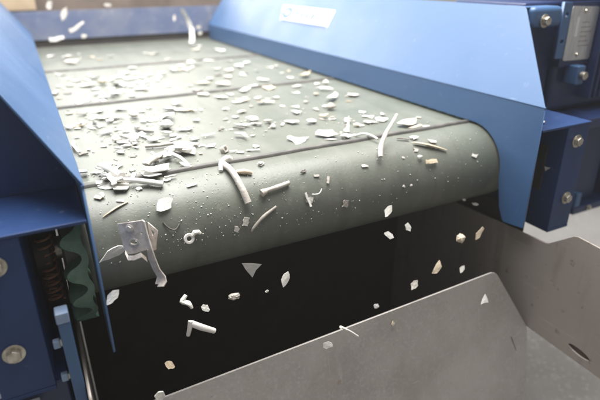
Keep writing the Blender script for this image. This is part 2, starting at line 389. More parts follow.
# ------------------------------------------------------------------ gear motor right of the guard
gmt = thing('gear_motor', (1.45, .1, -.36), 'dark blue gear motor with fins and silver nameplate at upper right', 'motor')
bm = bmesh.new(); bx(bm, 1.335, 1.80, .012, .34, -.02, .44); finish(bm, 'housing', 'navy', gmt, bevel=.02, seg=4)
for i in range(13):
    box('fin', 'navy', gmt, 1.462+.024*i, 1.470+.024*i, -.030, .02, .02, .43, .002)
box('nameplate_pad', 'navy', gmt, 1.330, 1.4605, -.004, .02, .120, .300, .003)
npf = frame((0, -.0062, 0), (1, 0, 0), (0, 0, 1))
npl = sheet('nameplate', 'alu', gmt, [(1.338, .143), (1.344, .139), (1.452, .137), (1.456, .142), (1.456, .281), (1.451, .285), (1.342, .289), (1.338, .284)], .002, npf)
for x, z in ((1.398, .274), (1.395, .154)):
    bm = bmesh.new(); cyl(bm, (x, -.0073, z), (x, -.011, z), .0062, 16, .0045); finish(bm, 'screw', 'zinc', npl, smooth=True)
box('number_field', 'sticker', npl, 1.366, 1.378, -.0079, -.0074, .205, .258, 0)
for q in range(6): box('text_line', 'dark', npl, 1.390, 1.438-.008*(q % 3), -.0076, -.0074, .178+.013*q, .1792+.013*q, 0)
hs = sheet('hole_bracket', 'blue', gmt, [(1.288, .150), (1.322, .148), (1.322, .300), (1.288, .302)], .010, frame((0, -.012, 0), (1, 0, 0), (0, 0, 1)),
      holes=[oval(1.306, .268, .0065, .0065, 16), oval(1.306, .196, .0065, .0065, 16)], edge=.0015)
bm = bmesh.new(); bx(bm, 1.17, 1.287, -.02, .10, .238, .292); finish(bm, 'cast_lug', 'blue', gmt, bevel=.014, seg=4)
hexbolt(gmt, (1.213, -.0205, .256), (0, -1, 0), .012, .012)
box('gear_case', 'navy', gmt, 1.19, 1.334, .03, .30, -.02, .30, .008)
box('cable_gland', 'blue', gmt, 1.378, 1.412, -.035, .011, .070, .125, .004)
bm = bmesh.new(); cyl(bm, (1.395, -.036, .098), (1.395, -.05, .098), .012, 18); finish(bm, 'gland_nut', 'zinc', gmt, bevel=.0015)
box('mount_plate', 'navy', gmt, 1.195, 1.80, -.09, .34, -.05, -.021, .003)
box('post', 'navy', gmt, 1.50, 1.62, -.02, .16, -.34, -.0505, .004)
box('post', 'navy', gmt, 1.66, 1.72, -.05, .20, -.34, -.0505, .004)
box('foot_plate', 'navy', gmt, 1.47, 1.80, -.06, .22, -.365, -.3405, .003)
box('foot_rib', 'blue', gmt, 1.475, 1.50, -.058, -.03, -.34, -.29, .003)
hexbolt(gmt, (1.545, -.0605, -.352), (0, -1, 0), .007, .006)

# ------------------------------------------------------------------ scrap
rs = random.Random(11)
def outline(L, W, kind, rnd):
    if kind == 'tri': return [(-L/2, -W/2), (L*.5, -W*.35), (L*.1, W/2)]
    if kind == 'leaf': return [(-L/2, -W*.08), (-L*.2, -W*.42), (L*.15, -W*.5), (L*.5, -W*.05), (L*.28, W*.36), (-L*.1, W*.5)]
    if kind == 'strip': return [(-L/2, -W*.4), (-L*.1, -W*.5), (L*.3, -W*.38), (L/2, -W*.45), (L*.49, W*.4), (L*.1, W*.5), (-L*.25, W*.36), (-L*.48, W*.5)]
    if kind == 'chunk':
        n = 7; out = []
        for i in range(n):
            a = 2*math.pi*(i + rnd.uniform(-.2, .2))/n; out.append((L/2*math.cos(a)*rnd.uniform(.75, 1.1), W/2*math.sin(a)*rnd.uniform(.75, 1.1)))
        return out
    if kind == 'chip':
        n = rnd.choice((5, 6)); a0 = rnd.uniform(0, 6.28)
        return [(L/2*math.cos(a0+2*math.pi*(i+e)/n)*q, W/2*math.sin(a0+2*math.pi*(i+e)/n)*q) for i, e, q in ((i, rnd.uniform(-.25, .25), rnd.uniform(.85, 1.15)) for i in range(n))]
    n = rnd.choice((3, 4, 4, 4, 5, 5, 6)); out = []; a0 = rnd.uniform(0, 6.28)      # torn corners, long and short sides
    for i in range(n):
        a = a0 + 2*math.pi*(i + rnd.uniform(-.36, .36))/n; q = rnd.uniform(.62, 1.25)
        out.append((L/2*q*math.cos(a), W/2*q*math.sin(a)))
    if rnd.random() < .45:                                 # a bite torn out of one side
        k = rnd.randrange(n); p, q = out[k], out[(k+1) % n]
        out.insert(k+1, ((p[0]+q[0])*.27, (p[1]+q[1])*.27))
    return out
def scrap_mesh(L, W, kind, rnd):
    """thin curled chip: rim, one inner ring and centre, both faces, uneven thickness"""
    o = outline(L, W, kind, rnd); bm = bmesh.new()
    th = rnd.uniform(.0010, .0030) if kind != 'chunk' else min(W, L)*.55
    cx, cy = rnd.uniform(-1, 1)*3, rnd.uniform(-1, 1)*3
    k1, k2 = rnd.uniform(-4, 7), rnd.uniform(-5, 5)
    if kind == 'chunk': k1 = k2 = 0; cx = cy = 0
    pts = []
    for i, p in enumerate(o):                              # subdivide the rim so that edges are ragged
        q = o[(i+1) % len(o)]; pts.append(p)
        pts.append(((p[0]+q[0])/2 + rnd.uniform(-.07, .07)*W, (p[1]+q[1])/2 + rnd.uniform(-.07, .07)*W))
    def zz(x, y): return k1*x*x + k2*x*y*2 + .06*L*math.sin(x*90+cx)*math.sin(y*80+cy)*.35
    tops = []; bots = []
    for f in (1., .55):
        tops.append([bm.verts.new((x*f, y*f, zz(x*f, y*f)+th*(.5 if f == 1. and kind == 'chunk' else 1)*rnd.uniform(.85, 1.1))) for x, y in pts])
        bots.append([bm.verts.new((x*f*.98, y*f*.98, zz(x*f, y*f)+(th*.25 if f == 1. and kind == 'chunk' else 0))) for x, y in pts])
    n = len(pts); tc = bm.verts.new((0, 0, zz(0, 0)+th*rnd.uniform(.95, 1.3))); bc = bm.verts.new((0, 0, zz(0, 0)))
    for k in range(n):
        j = (k+1) % n
        bm.faces.new((tops[0][k], tops[0][j], tops[1][j], tops[1][k])); bm.faces.new((tops[1][k], tops[1][j], tc))
        bm.faces.new((bots[0][j], bots[0][k], bots[1][k], bots[1][j])); bm.faces.new((bots[1][j], bots[1][k], bc))
        bm.faces.new((tops[0][j], tops[0][k], bots[0][k], bots[0][j]))
    return bm
def on_belt(x, s, lift=0.):
    """frame of the belt face at arc length s (s < 0 is on the roller)"""
    if s >= 0: return Matrix.Translation((x, YC+s, ZC+BR+lift))
    t = -s/BR; r = BR+lift
    return Matrix.Translation((x, YC-r*math.sin(t), ZC+r*math.cos(t))) @ Matrix.Rotation(t, 4, 'X')
def mesh_obj(bm, name, mtl, mw, smooth=False):
    o = finish(bm, name, mtl, None, smooth=smooth); o.matrix_world = mw; return o
TABLE = """
0.066 1.953 0.051 0.058 -51;0.135 1.843 0.07 0.081 -58;0.153 1.764 0.07 0.08 -39;0.131 1.65 0.061 0.07 -55;0.24 1.818 0.058 0.064 -61;0.264 1.701 
0.029 0.034 -39;0.197 1.952 0.02 0.023 21;0.327 1.782 0.036 0.041 5;0.511 1.81 0.038 0.044 2;0.089 1.255 0.042 0.048 -48;0.078 1.094 0.027 0.031 
-26;0.061 0.958 0.03 0.035 -43 D;0.112 1.177 0.065 0.034 -51;0.139 1.06 0.074 0.071 -53;0.183 1.203 0.101 0.063 -49;0.192 1.07 0.034 0.039 9;0.146 
1.179 0.041 0.047 1;0.155 0.889 0.042 0.048 -4;0.202 0.879 0.048 0.056 -5;0.247 1 0.067 0.067 -49;0.295 1.117 0.074 0.081 -44;0.345 1.228 0.029 0.034 
-18 B;0.325 1.037 0.054 0.046 -9;0.296 0.909 0.032 0.037 0;0.311 0.871 0.019 0.022 2 D;0.347 1.025 0.028 0.032 -56;0.25 0.803 0.036 0.042 -21;0.152 
0.779 0.029 0.033 -16;0.081 0.774 0.036 0.041 -28;0.108 0.773 0.029 0.034 -47;0.029 0.887 0.025 0.029 -31;0.066 1.361 0.044 0.028 -55;0.264 1.18 0.044 
0.051 11;0.358 1.376 0.049 0.056 7;0.228 1.133 0.035 0.041 -25;0.081 0.651 0.031 0.036 -40;0.12 0.629 0.031 0.029 0;0.178 0.624 0.039 0.044 -24;0.041 
1.096 0.025 0.029 5;0.197 0.971 0.032 0.036 1;0.154 0.977 0.033 0.038 -28;0.298 1.255 0.049 0.056 -37;0.538 1.779 0.065 0.075 -19;0.655 1.806 0.026 
0.03 -37;0.56 1.545 0.041 0.048 -57;0.836 2.059 0.032 0.037 -51;0.84 1.961 0.034 0.039 8;0.764 1.784 0.061 0.07 -67;0.873 1.68 0.072 0.076 -68;0.558 
1.236 0.094 0.108 -17;0.622 1.34 0.078 0.089 -49;0.557 1.319 0.041 0.047 -26;0.677 1.169 0.049 0.056 -32;0.629 1.03 0.04 0.031 -42 D;0.703 1.101 0.046 
0.053 13 P;0.652 0.962 0.034 0.039 -52 P;0.806 1.359 0.036 0.042 -38;0.84 1.246 0.04 0.046 -55;0.733 1.01 0.038 0.043 -17;0.771 1.17 0.055 0.063 
-49;0.447 1.171 0.033 0.038 -41;0.401 0.914 0.027 0.03 -9;0.47 0.876 0.03 0.034 -42;0.522 0.886 0.068 0.034 -24;0.582 0.832 0.058 0.052 3;0.469 0.783 
0.048 0.051 -55;0.469 0.708 0.047 0.047 -56;0.549 0.663 0.028 0.032 -47;0.506 0.635 0.055 0.055 -10;0.606 0.689 0.038 0.044 -20;0.546 0.561 0.052 
0.048 -46;0.263 0.617 0.031 0.036 -39;0.35 0.61 0.034 0.034 -48;0.305 0.546 0.034 0.027 -31;0.339 0.527 0.041 0.03 -54;0.367 0.506 0.033 0.028 
-16;0.462 0.467 0.029 0.033 -3;0.347 1.088 0.022 0.026 11;0.336 0.97 0.02 0.023 -9;0.715 1.411 0.051 0.059 15;0.387 1.044 0.04 0.035 -60;0.575 0.96 
0.032 0.037 -46;0.839 1.24 0.04 0.046 13;0.716 0.976 0.031 0.035 -5;0.893 1.105 0.042 0.048 -38;0.932 1.112 0.029 0.034 9;0.876 0.948 0.019 0.022 
-19;0.92 0.973 0.025 0.029 -2 B;0.866 0.846 0.046 0.053 -46;0.928 0.834 0.09 0.046 40 B;0.744 0.827 0.048 0.052 -52;0.676 0.764 0.041 0.047 -34;0.709 
0.689 0.057 0.065 -55;0.805 0.673 0.041 0.047 -38;0.756 0.585 0.04 0.031 3;0.893 0.674 0.032 0.036 -43;0.923 0.665 0.021 0.024 -64;0.863 0.574 0.053 
0.032 -61;0.803 0.522 0.034 0.039 -52;0.81 0.433 0.079 0.031 38;0.607 0.567 0.041 0.043 -9;0.634 0.545 0.025 0.029 -39;0.664 0.545 0.032 0.031 
-43;0.597 0.485 0.05 0.032 -54;0.619 0.703 0.036 0.042 6;0.565 0.584 0.025 0.028 -34;0.652 0.386 0.054 0.026 -47;0.633 0.332 0.049 0.034 -55;0.704 
0.336 0.031 0.035 -56;0.746 0.353 0.03 0.034 -50;0.741 0.321 0.028 0.032 -17;0.664 0.237 0.046 0.018 -84;0.689 0.223 0.019 0.022 -50;0.501 0.422 0.026 
0.023 -55;0.485 0.312 0.031 0.023 -29;0.515 0.274 0.016 0.018 -43;0.886 0.453 0.03 0.034 3;0.712 0.177 0.016 0.018 -51;0.807 1.047 0.031 0.036 
-27;0.547 0.477 0.021 0.024 -10;0.632 0.429 0.017 0.02 -35;0.721 0.437 0.02 0.021 2;0.902 0.446 0.055 0.064 -31;0.847 0.384 0.024 0.024 -47;0.806 
0.254 0.033 0.037 -35;0.841 0.193 0.023 0.024 -58;0.79 0.197 0.037 0.033 -34;0.704 0.169 0.023 0.022 -44;0.721 0.131 0.033 0.029 -7;0.757 0.14 0.044 
0.035 -10;0.799 0.146 0.031 0.031 -29;0.657 0.099 0.02 0.019 -54;0.629 0.059 0.028 0.019 -42;0.827 0.077 0.066 0.04 12;0.828 0.039 0.046 0.013 5 
B;0.912 0.123 0.023 0.023 -45;0.87 0.037 0.043 0.021 -46;0.746 -0.02 0.027 0.005 -26 D;0.778 -0.024 0.027 0.017 -6;0.819 -0.049 0.027 0.014 -19;0.757 
-0.064 0.025 0.01 -18;0.039 0.65 0.023 0.026 2 B;0.072 0.62 0.037 0.043 -25;0.115 0.62 0.032 0.022 6;0.182 0.622 0.03 0.034 -35;0.128 0.541 0.045 
0.052 -2;0.151 0.528 0.041 0.043 -19;0.095 0.559 0.02 0.023 -9;0.041 0.489 0.044 0.022 -13 B;0.044 0.467 0.02 0.02 -29;0.077 0.449 0.037 0.017 
-48;0.102 0.46 0.058 0.026 -43;0.13 0.4 0.023 0.015 -5;0.033 0.381 0.017 0.017 -4;0.032 0.23 0.02 0.014 -5 D;0.047 0.26 0.009 0.011 -36;0.088 0.326 
0.013 0.015 -20;0.129 0.281 0.047 0.054 -12;0.118 0.322 0.027 0.031 -21;0.152 0.286 0.035 0.04 -11;0.176 0.318 0.028 0.032 -27;0.131 0.247 0.026 0.024 
-20;0.235 0.459 0.04 0.041 -17;0.212 0.449 0.023 0.021 -41;0.275 0.472 0.026 0.03 -1;0.255 0.372 0.03 0.034 -1;0.263 0.61 0.021 0.023 -52;0.196 0.262 
0.027 0.031 -2;0.13 0.162 0.02 0.013 -4 D;0.061 0.521 0.02 0.022 -18;0.2 0.513 0.027 0.021 -52;0.232 0.569 0.021 0.025 -1;0.189 0.408 0.024 0.017 
-47;0.315 0.544 0.045 0.033 3;0.364 0.509 0.038 0.028 -18;0.352 0.611 0.029 0.024 -54;0.288 0.46 0.049 0.036 -47;0.347 0.387 0.02 0.023 -20;0.256 
0.352 0.034 0.039 -25;0.294 0.311 0.038 0.036 -14;0.251 0.277 0.028 0.032 -4;0.291 0.219 0.03 0.034 -43;0.274 0.177 0.031 0.02 -51;0.293 0.164 0.02 
0.014 -6;0.241 0.132 0.055 0.05 -50;0.249 0.216 0.018 0.015 -8 B;0.378 0.275 0.022 0.025 -49 D;0.463 0.473 0.023 0.026 -8;0.49 0.414 0.028 0.021 
-10;0.457 0.372 0.022 0.025 -5;0.422 0.368 0.026 0.029 -26;0.487 0.321 0.032 0.028 -6;0.443 0.28 0.059 0.027 -45;0.423 0.256 0.029 0.014 -19 D;0.474 
0.278 0.026 0.022 -38;0.4 0.263 0.015 0.017 -6;0.401 0.186 0.048 0.02 -76;0.399 0.093 0.02 0.023 -14;0.353 0.071 0.021 0.011 -30;0.587 0.487 0.029 
0.033 -27;0.366 -0.02 0.014 0.016 -33;0.511 0.275 0.023 0.024 -54;0.527 0.549 0.047 0.042 -22;0.271 0.108 0.008 0.01 -29;0.631 0.327 0.04 0.033 
-6;0.675 0.248 0.037 0.036 -22;0.692 0.229 0.022 0.023 -50;0.481 0.265 0.026 0.017 -37;0.513 0.269 0.018 0.021 -13;0.704 0.171 0.023 0.026 -27;0.708 
0.127 0.021 0.024 -56;0.659 0.104 0.018 0.018 -10;0.518 0.097 0.062 0.048 -11;0.592 0.093 0.054 0.049 -51;0.588 0.059 0.027 0.018 -26;0.624 0.052 
0.032 0.02 -35;0.662 0.064 0.012 0.014 -13;0.447 -0.063 0.021 0.009 9 D;0.473 -0.079 0.013 0.004 -14;0.04 0.093 0.021 0.024 18;0.071 0.138 0.035 0.034 
-40;0.09 0.125 0.012 0.014 -29;0.111 0.071 0.022 0.025 -6;0.088 0.059 0.015 0.018 -44 B;0.135 0.016 0.055 0.029 -43;0.105 -0.028 0.014 0.014 -14;0.117 
-0.016 0.028 0.011 -8;0.03 -0.032 0.018 0.017 -16;0.064 -0.051 0.02 0.008 -15;0.07 0.062 0.021 0.025 -11;0.161 -0.017 0.018 0.012 -11;0.6 -0.079 0.027 
0.015 -17;0.205 -0.045 0.023 0.007 6;0.366 -0.018 0.015 0.018 -7;0.292 -0.143 0.014 0.016 72 S;0.271 -0.154 0.018 0.013 -17;0.923 -0.106 0.02 0.016 
-11;0.755 -0.084 0.016 0.011 -5;0.71 -0.076 0.009 0.01 -11;0.694 -0.144 0.008 0.005 -6;0.712 -0.144 0.008 0.005 -14;0.782 -0.1 0.037 0.014 -4 B;0.441 
-0.126 0.02 0.016 -15;0.53 -0.153 0.017 0.019 71 S
"""
COL = {'C': 'beige', 'W': 'white', 'G': 'grey', 'B': 'tan', 'P': 'pinkish', 'D': 'dark'}
items = [q.split() for q in TABLE.replace('\n', ' ').split(';')]
for q in rs.sample([q for q in items if float(q[1]) < .9 and len(q) == 5 and float(q[0]) < .6], 30):   # smaller bits and slivers beside their neighbours
    l_ = rs.uniform(.012, .030)
    items.append(['%.3f' % min(.97, max(.02, float(q[0])+rs.gauss(0, .016))), '%.3f' % (float(q[1])+rs.gauss(0, .018)), '%.3f' % l_, '%.3f' % (l_*rs.choice((.2, .25, .5, .7))), '%d' % rs.randint(0, 180)])
CL = [(.075, .02, .022, .02, 9), (.075, .07, .03, .03, 5), (.20, .12, .022, .03, 12), (.13, .28, .03, .05, 11), (.17, .36, .03, .04, 6), (.12, .50, .05, .05, 9), (.24, .30, .04, .05, 6),
      (.60, .21, .06, .03, 5), (.21, .98, .08, .08, 8), (.34, 1.12, .06, .06, 6), (.55, 1.2, .05, .05, 6), (.13, 1.75, .04, .06, 4)]
for cx_, cs_, dx_, ds_, n_ in CL:                           # tighter heaps of torn bits
    for i in range(n_):
        l_ = rs.uniform(.018, .042)*(1.3 if cs_ > .8 else 1)
        items.append(['%.3f' % max(.02, cx_+rs.gauss(0, dx_)), '%.3f' % (cs_+rs.gauss(0, ds_)), '%.3f' % l_, '%.3f' % (l_*rs.choice((.3, .5, .7, .9))), '%d' % rs.randint(0, 180)])
spots = []; lying = []
for q in items:
    x, s, L, W_, hd = [float(v) for v in q[:5]]; ty = q[5] if len(q) > 5 else 'F'
    kind = 'strip' if (ty == 'S' or W_ < .38*L) else 'flake'
    c = ty if ty in 'BDP' else rs.choice('WWWWWGBWCW')
    if kind == 'flake' and rs.random() < .07 and L < .035: kind = 'chunk'
    g_ = rs.uniform(.78, 1.22); W_ = min(W_*g_*.95, L*1.0, .055); L = min(L*g_*1.08, .085)
    bm = scrap_mesh(L, max(W_, .006), kind, rs)
    zmin = min(v.co.z for v in bm.verts)
    near = sum(1 for a, b in spots if math.hypot(a-x, b-s) < .022)
    spots.append((x, s))
    lift = -zmin*.85 + .12*L*rs.random() + min(near, 4)*.0034
    tilt = R(7 + 5*min(near, 3))
    mw = on_belt(x, s, lift+.0003) @ Matrix.Rotation(R(hd), 4, 'Z') @ Matrix.Rotation(rs.uniform(-1, 1)*tilt, 4, 'X') @ Matrix.Rotation(rs.uniform(-1, 1)*tilt*.7, 4, 'Y')
    if s < 0: zone = 'on the curved roller face'
    elif s < .03: zone = 'on the nearest ridge'
    elif s < .14: zone = 'touching distance behind nearest ridge'
    elif s < .25: zone = 'close behind the nearest ridge'
    elif s < .36: zone = 'some way behind nearest ridge'
    elif s < .73: zone = 'just before the middle ridge'
    elif s < 1.45: zone = 'between far ridges'
    else: zone = 'beyond the far ridge'
    side = 'left' if x < .25 else 'centre left' if x < .5 else 'centre right' if x < .75 else 'right'
    size = 'small' if L < .026 else 'broad' if L > .045 else 'medium'
    lab = '%s %s %s|%s, belt %s' % (size, COL[c], kind, zone, side)
    o = mesh_obj(bm, 'plastic_' + kind, c, mw)
    lying.append((lab, o))
sets = {}
for lab, o in lying: sets.setdefault(lab, []).append(o)
ORD = ['leftmost', 'second from left', 'third from left', 'fourth from left', 'fifth from left', 'sixth from left', 'seventh from left', 'eighth from left', 'ninth from left', 'tenth from left', 'eleventh from left', 'twelfth from left', 'thirteenth from left', 'fourteenth from left', 'fifteenth from left', 'sixteenth from left']
cp = Vector((m[0][3], m[1][3], m[2][3]))
def across(o):
    d = o.matrix_world.translation - cp; return d.dot(CR)/d.dot(CF)
for lab, os_ in sets.items():
    a_, z_ = lab.split('|'); os_.sort(key=across)
    for i, o in enumerate(os_):
        if len(os_) == 1: t_ = 'lone %s %s' % (a_, z_)
        else: t_ = '%s of %ss %s' % (ORD[i] if i < len(ORD)-1 and i < len(os_)-1 else 'rightmost' if i == len(os_)-1 else ORD[-1], a_, z_)
        tag(o, t_, 'scrap', 'scrap flakes lying on the belt')

def rod(name, mtl, pts, rad, label, flat=1., cat='scrap', seed=1, n=10, sub=4, group=None):
    P = [Vector(p) for p in pts]; out = []; rr = []
    for i in range(len(P)-1):                               # Catmull-Rom
        p0, p1, p2, p3 = P[max(i-1, 0)], P[i], P[i+1], P[min(i+2, len(P)-1)]
        for k in range(sub):
            t = k/sub
            out.append(.5*((2*p1) + (p2-p0)*t + (2*p0-5*p1+4*p2-p3)*t*t + (3*p1-p0-3*p2+p3)*t**3))
            r = rad if not isinstance(rad, (list, tuple)) else rad[i]*(1-t)+rad[i+1]*t
            rr.append(r)
    out.append(P[-1]); rr.append(rad[-1] if isinstance(rad, (list, tuple)) else rad)
    bm = bmesh.new(); tube(bm, out, rr, n, flat, seed)
    o = finish(bm, name, mtl, None, smooth=True, angle=50)
    return tag(o, label, cat, group)
def B(x, s, h): return on_belt(x, s, h).translation
rod('cable_stub', 'C', [B(.286, .004, .010), B(.291, -.035, .012), B(.296, -.075, .012), B(.301, -.108, .011)], [.0062, .0066, .0070, .0074], 'thick white cable stub pointing down the roller face', seed=3)
rod('plastic_hook', 'W', [B(.274, -.020, .004), B(.283, .000, .012), B(.300, .008, .017), B(.309, .006, .012)], [.004, .006, .0065, .004], 'white hooked end piece at the top of the thick cable stub', seed=4)
rod('plastic_spike', 'B', [B(.300, -.034, .005), B(.318, -.038, .006), B(.334, -.045, .005)], [.003, .006, .003], 'tan plug lying right of the thick cable stub', seed=5)
rod('plastic_peg', 'C', [B(.335, -.095, .009), B(.342, -.093, .009), B(.350, -.091, .007), B(.378, -.088, .007), B(.403, -.084, .006)], [.0078, .007, .0046, .005, .0046], 'grey knobbed peg on the roller face right of the cable stub', seed=6)
rod('wire_piece', 'G', [B(.303, -.167, .002), B(.309, -.158, .003), B(.330, -.141, .004), B(.362, -.126, .004)], [.0022, .003, .0036, .0026], 'thin bent grey wire low on the roller face', seed=7)
rod('cable_strip', 'G', [(.733, -.030, .063), (.710, -.042, .046), (.683, -.055, .026), (.655, -.078, .004), (.640, -.100, -.010)], [.0040, .0052, .0056, .0058, .0052], 'grey cable strip standing up over the nearest ridge at right', seed=8, flat=.55)
rod('wire_piece', 'W', [B(.655, .055, .003), B(.668, .040, .010), B(.672, .015, .013), B(.676, -.012, .010)], .0026, 'thin white curl crossing the nearest ridge beside the cable strip', seed=9)
rod('plastic_sliver', 'D', [B(.177, .384, .004), B(.190, .350, .005), B(.215, .330, .004)], [.002, .0042, .002], 'dark curved sliver behind the pile, belt left', seed=10)
rod('plastic_bar', 'G', [B(.169, .210, .006), B(.195, .200, .007), B(.245, .201, .006)], .0055, 'grey brown bar lying level behind the scrap pile', seed=11, flat=.7)
rod('plastic_channel', 'G', [B(.142, .074, .008), B(.160, .090, .014), B(.206, .136, .010)], [.007, .0105, .007], 'grooved grey piece right of the big pile', seed=12, flat=.6)
rod('plastic_strip', 'W', [B(.022, .34, .004), B(.018, .28, .012), B(.026, .245, .004)], .004, 'white strip lying along the left guard edge', seed=13, flat=.5)
rod('plastic_strip', 'W', [B(.182, .088, .012), B(.21, .115, .018), B(.236, .137, .012)], [.003, .005, .003], 'white strip slanting up right of the grooved piece', seed=14)
rod('plastic_strip', 'W', [B(.201, .102, .016), B(.214, .07, .013), B(.224, .038, .004)], [.004, .0045, .003], 'white strip slanting down toward the nearest ridge', seed=15)
rod('plastic_tube', 'W', [B(.052, .090, .016), B(.064, .050, .020), B(.080, .0, .018)], [.006, .008, .0085], 'white tube slanting through the big pile at left', seed=16)
rod('plastic_tube', 'W', [B(.071, -.004, .015), B(.108, -.016, .012), B(.150, -.034, .008)], [.0055, .0065, .007], 'white tube lying at the front of the big pile', seed=17, flat=.8)
rod('plastic_sliver', 'B', [B(.028, -.078, .0025), B(.052, -.066, .003), B(.078, -.056, .0025)], [.0012, .003, .0015], 'thin tan sliver on the roller face near the left guard', seed=18, flat=.5)
rod('plastic_bar', 'B', [B(.761, -.042, .006), B(.80, -.060, .006), B(.842, -.080, .004)], [.0035, .006, .002], 'dark edged tan splinter on the roller face at right', seed=19, flat=.5)
rod('plastic_sliver', 'W', [B(.66, .10, .003), B(.668, .108, .020), B(.674, .116, .038)], [.006, .004, .001], 'upright white splinter in the cluster left of the cable strip', seed=20, flat=.4)
rod('wire_piece', 'D', [B(.130, -.110, .002), B(.138, -.123, .004), B(.150, -.128, .004), B(.160, -.119, .002)], .0016, 'thin dark arc between bracket and ring', seed=21)
rod('wire_piece', 'W', [B(.449, -.117, .004), B(.458, -.119, .007), B(.466, -.117, .009), B(.472, -.110, .010)], .0014, 'thin white tail of the chip at the roller centre', seed=22)
# pile pieces larger than flakes
def chip(name, mtl, mw, L, W_, kind, label, seed, cat='scrap', group=None):
    return tag(mesh_obj(scrap_mesh(L, W_, kind, random.Random(seed)), name, mtl, mw), label, cat, group)
def lay(x, s, h, hd, tx=0, ty=0):
    return on_belt(x, s, h) @ Matrix.Rotation(R(hd), 4, 'Z') @ Matrix.Rotation(R(tx), 4, 'X') @ Matrix.Rotation(R(ty), 4, 'Y')
chip('plastic_wedge', 'W', lay(.140, -.078, .006, 24, 4, -4), .040, .026, 'leaf', 'white wedge shaped chip above the bent metal bracket', 3)
chip('plastic_plate', 'W', lay(.150, .022, .013, -14, 6, 2), .056, .030, 'strip', 'flat white plate at the right end of the big pile', 5)
chip('plastic_plate', 'W', lay(.062, .066, .012, -30, -14, 5), .046, .034, 'flake', 'white chip standing on the back of the big pile', 6)
chip('plastic_plate', 'W', lay(.039, .012, .008, 20, 25, 8), .026, .024, 'flake', 'small square chip at the left end of the big pile', 8)
chip('plastic_crescent', 'W', lay(.030, -.142, .012, 18, 25, 0), .054, .022, 'leaf', 'white crescent shard tucked behind the bent metal bracket', 9)
chip('plastic_plate', 'W', lay(.232, .128, .022, 5, 5, 0), .062, .05, 'flake', 'broad white flake heap top right of the grooved piece', 12)
chip('plastic_flake', 'W', Matrix.Translation((1.045, -.19, .039)) @ Matrix.Rotation(R(20), 4, 'Z'), .045, .022, 'leaf', 'pale flake lying on the right bracket top plate', 13)
chip('plastic_flake', 'W', Matrix.Translation((1.092, -.20, -.085)) @ Matrix.Rotation(R(80), 4, 'Y') @ Matrix.Rotation(R(40), 4, 'Z'), .020, .012, 'tri', 'small white chip stuck in the right bracket recess', 14)
# square socket with a hole, and a ring, both standing on the belt
fr = lay(.325, .092, 0, 40) @ Matrix.Rotation(R(62), 4, 'X') @ Matrix.Translation((0, .008, 0))
o = sheet('plastic_socket', 'G', None, [(-.009, -.008), (.009, -.008), (.009, .008), (-.009, .008)], .012, fr, holes=[oval(0, 0, .005, .005, 14)], edge=.001)
tag(o, 'small grey socket with a hole behind the thick cable stub', 'scrap')
fr = lay(.172, -.150, .006, 10) @ Matrix.Rotation(R(-10), 4, 'X')
o = thing('plastic_ring', fr.translation, 'white ring with a short arm on the roller face', 'scrap')
sheet('ring', 'W', o, oval(0, 0, .0105, .0105, 22), .006, fr, holes=[oval(0, 0, .0048, .0048, 16)], edge=.0012)
bm = bmesh.new(); tube(bm, [fr @ Vector(q) for q in ((.008, .003, .001), (.013, .008, .002), (.021, .006, .001), (.024, .001, 0))], [.004, .005, .0045, .003], 8); finish(bm, 'arm', 'W', o, smooth=True)

bm = bmesh.new(); rc = random.Random(21)                    # crumbs between the flakes
for i in range(900):
    cx_, cs_ = rc.choice(spots); x = cx_+rc.gauss(0, .03); s = cs_+rc.gauss(0, .04)
    if not (.01 < x < .99 and .03 < s < 2.1): continue
    r = rc.choice((.0008, .001, .0012, .0016, .0022, .003)); vs = bmesh.ops.create_icosphere(bm, subdivisions=1, radius=r)['verts']
    sx, sy, sz, a = rc.uniform(.7, 2.), rc.uniform(.5, 1.2), rc.uniform(.3, .7), rc.uniform(0, 3.1)
    for v in vs:
        q = Vector((v.co.x*sx*rc.uniform(.8, 1.2), v.co.y*sy, v.co.z*sz)); q.rotate(Matrix.Rotation(a, 3, 'Z')); v.co = q + Vector((x, YC+s, .0004+r*sz*.7))
tag(finish(bm, 'plastic_crumbs', 'C'), 'fine pale crumbs strewn between the flakes on the belt', 'crumbs', kind='stuff')

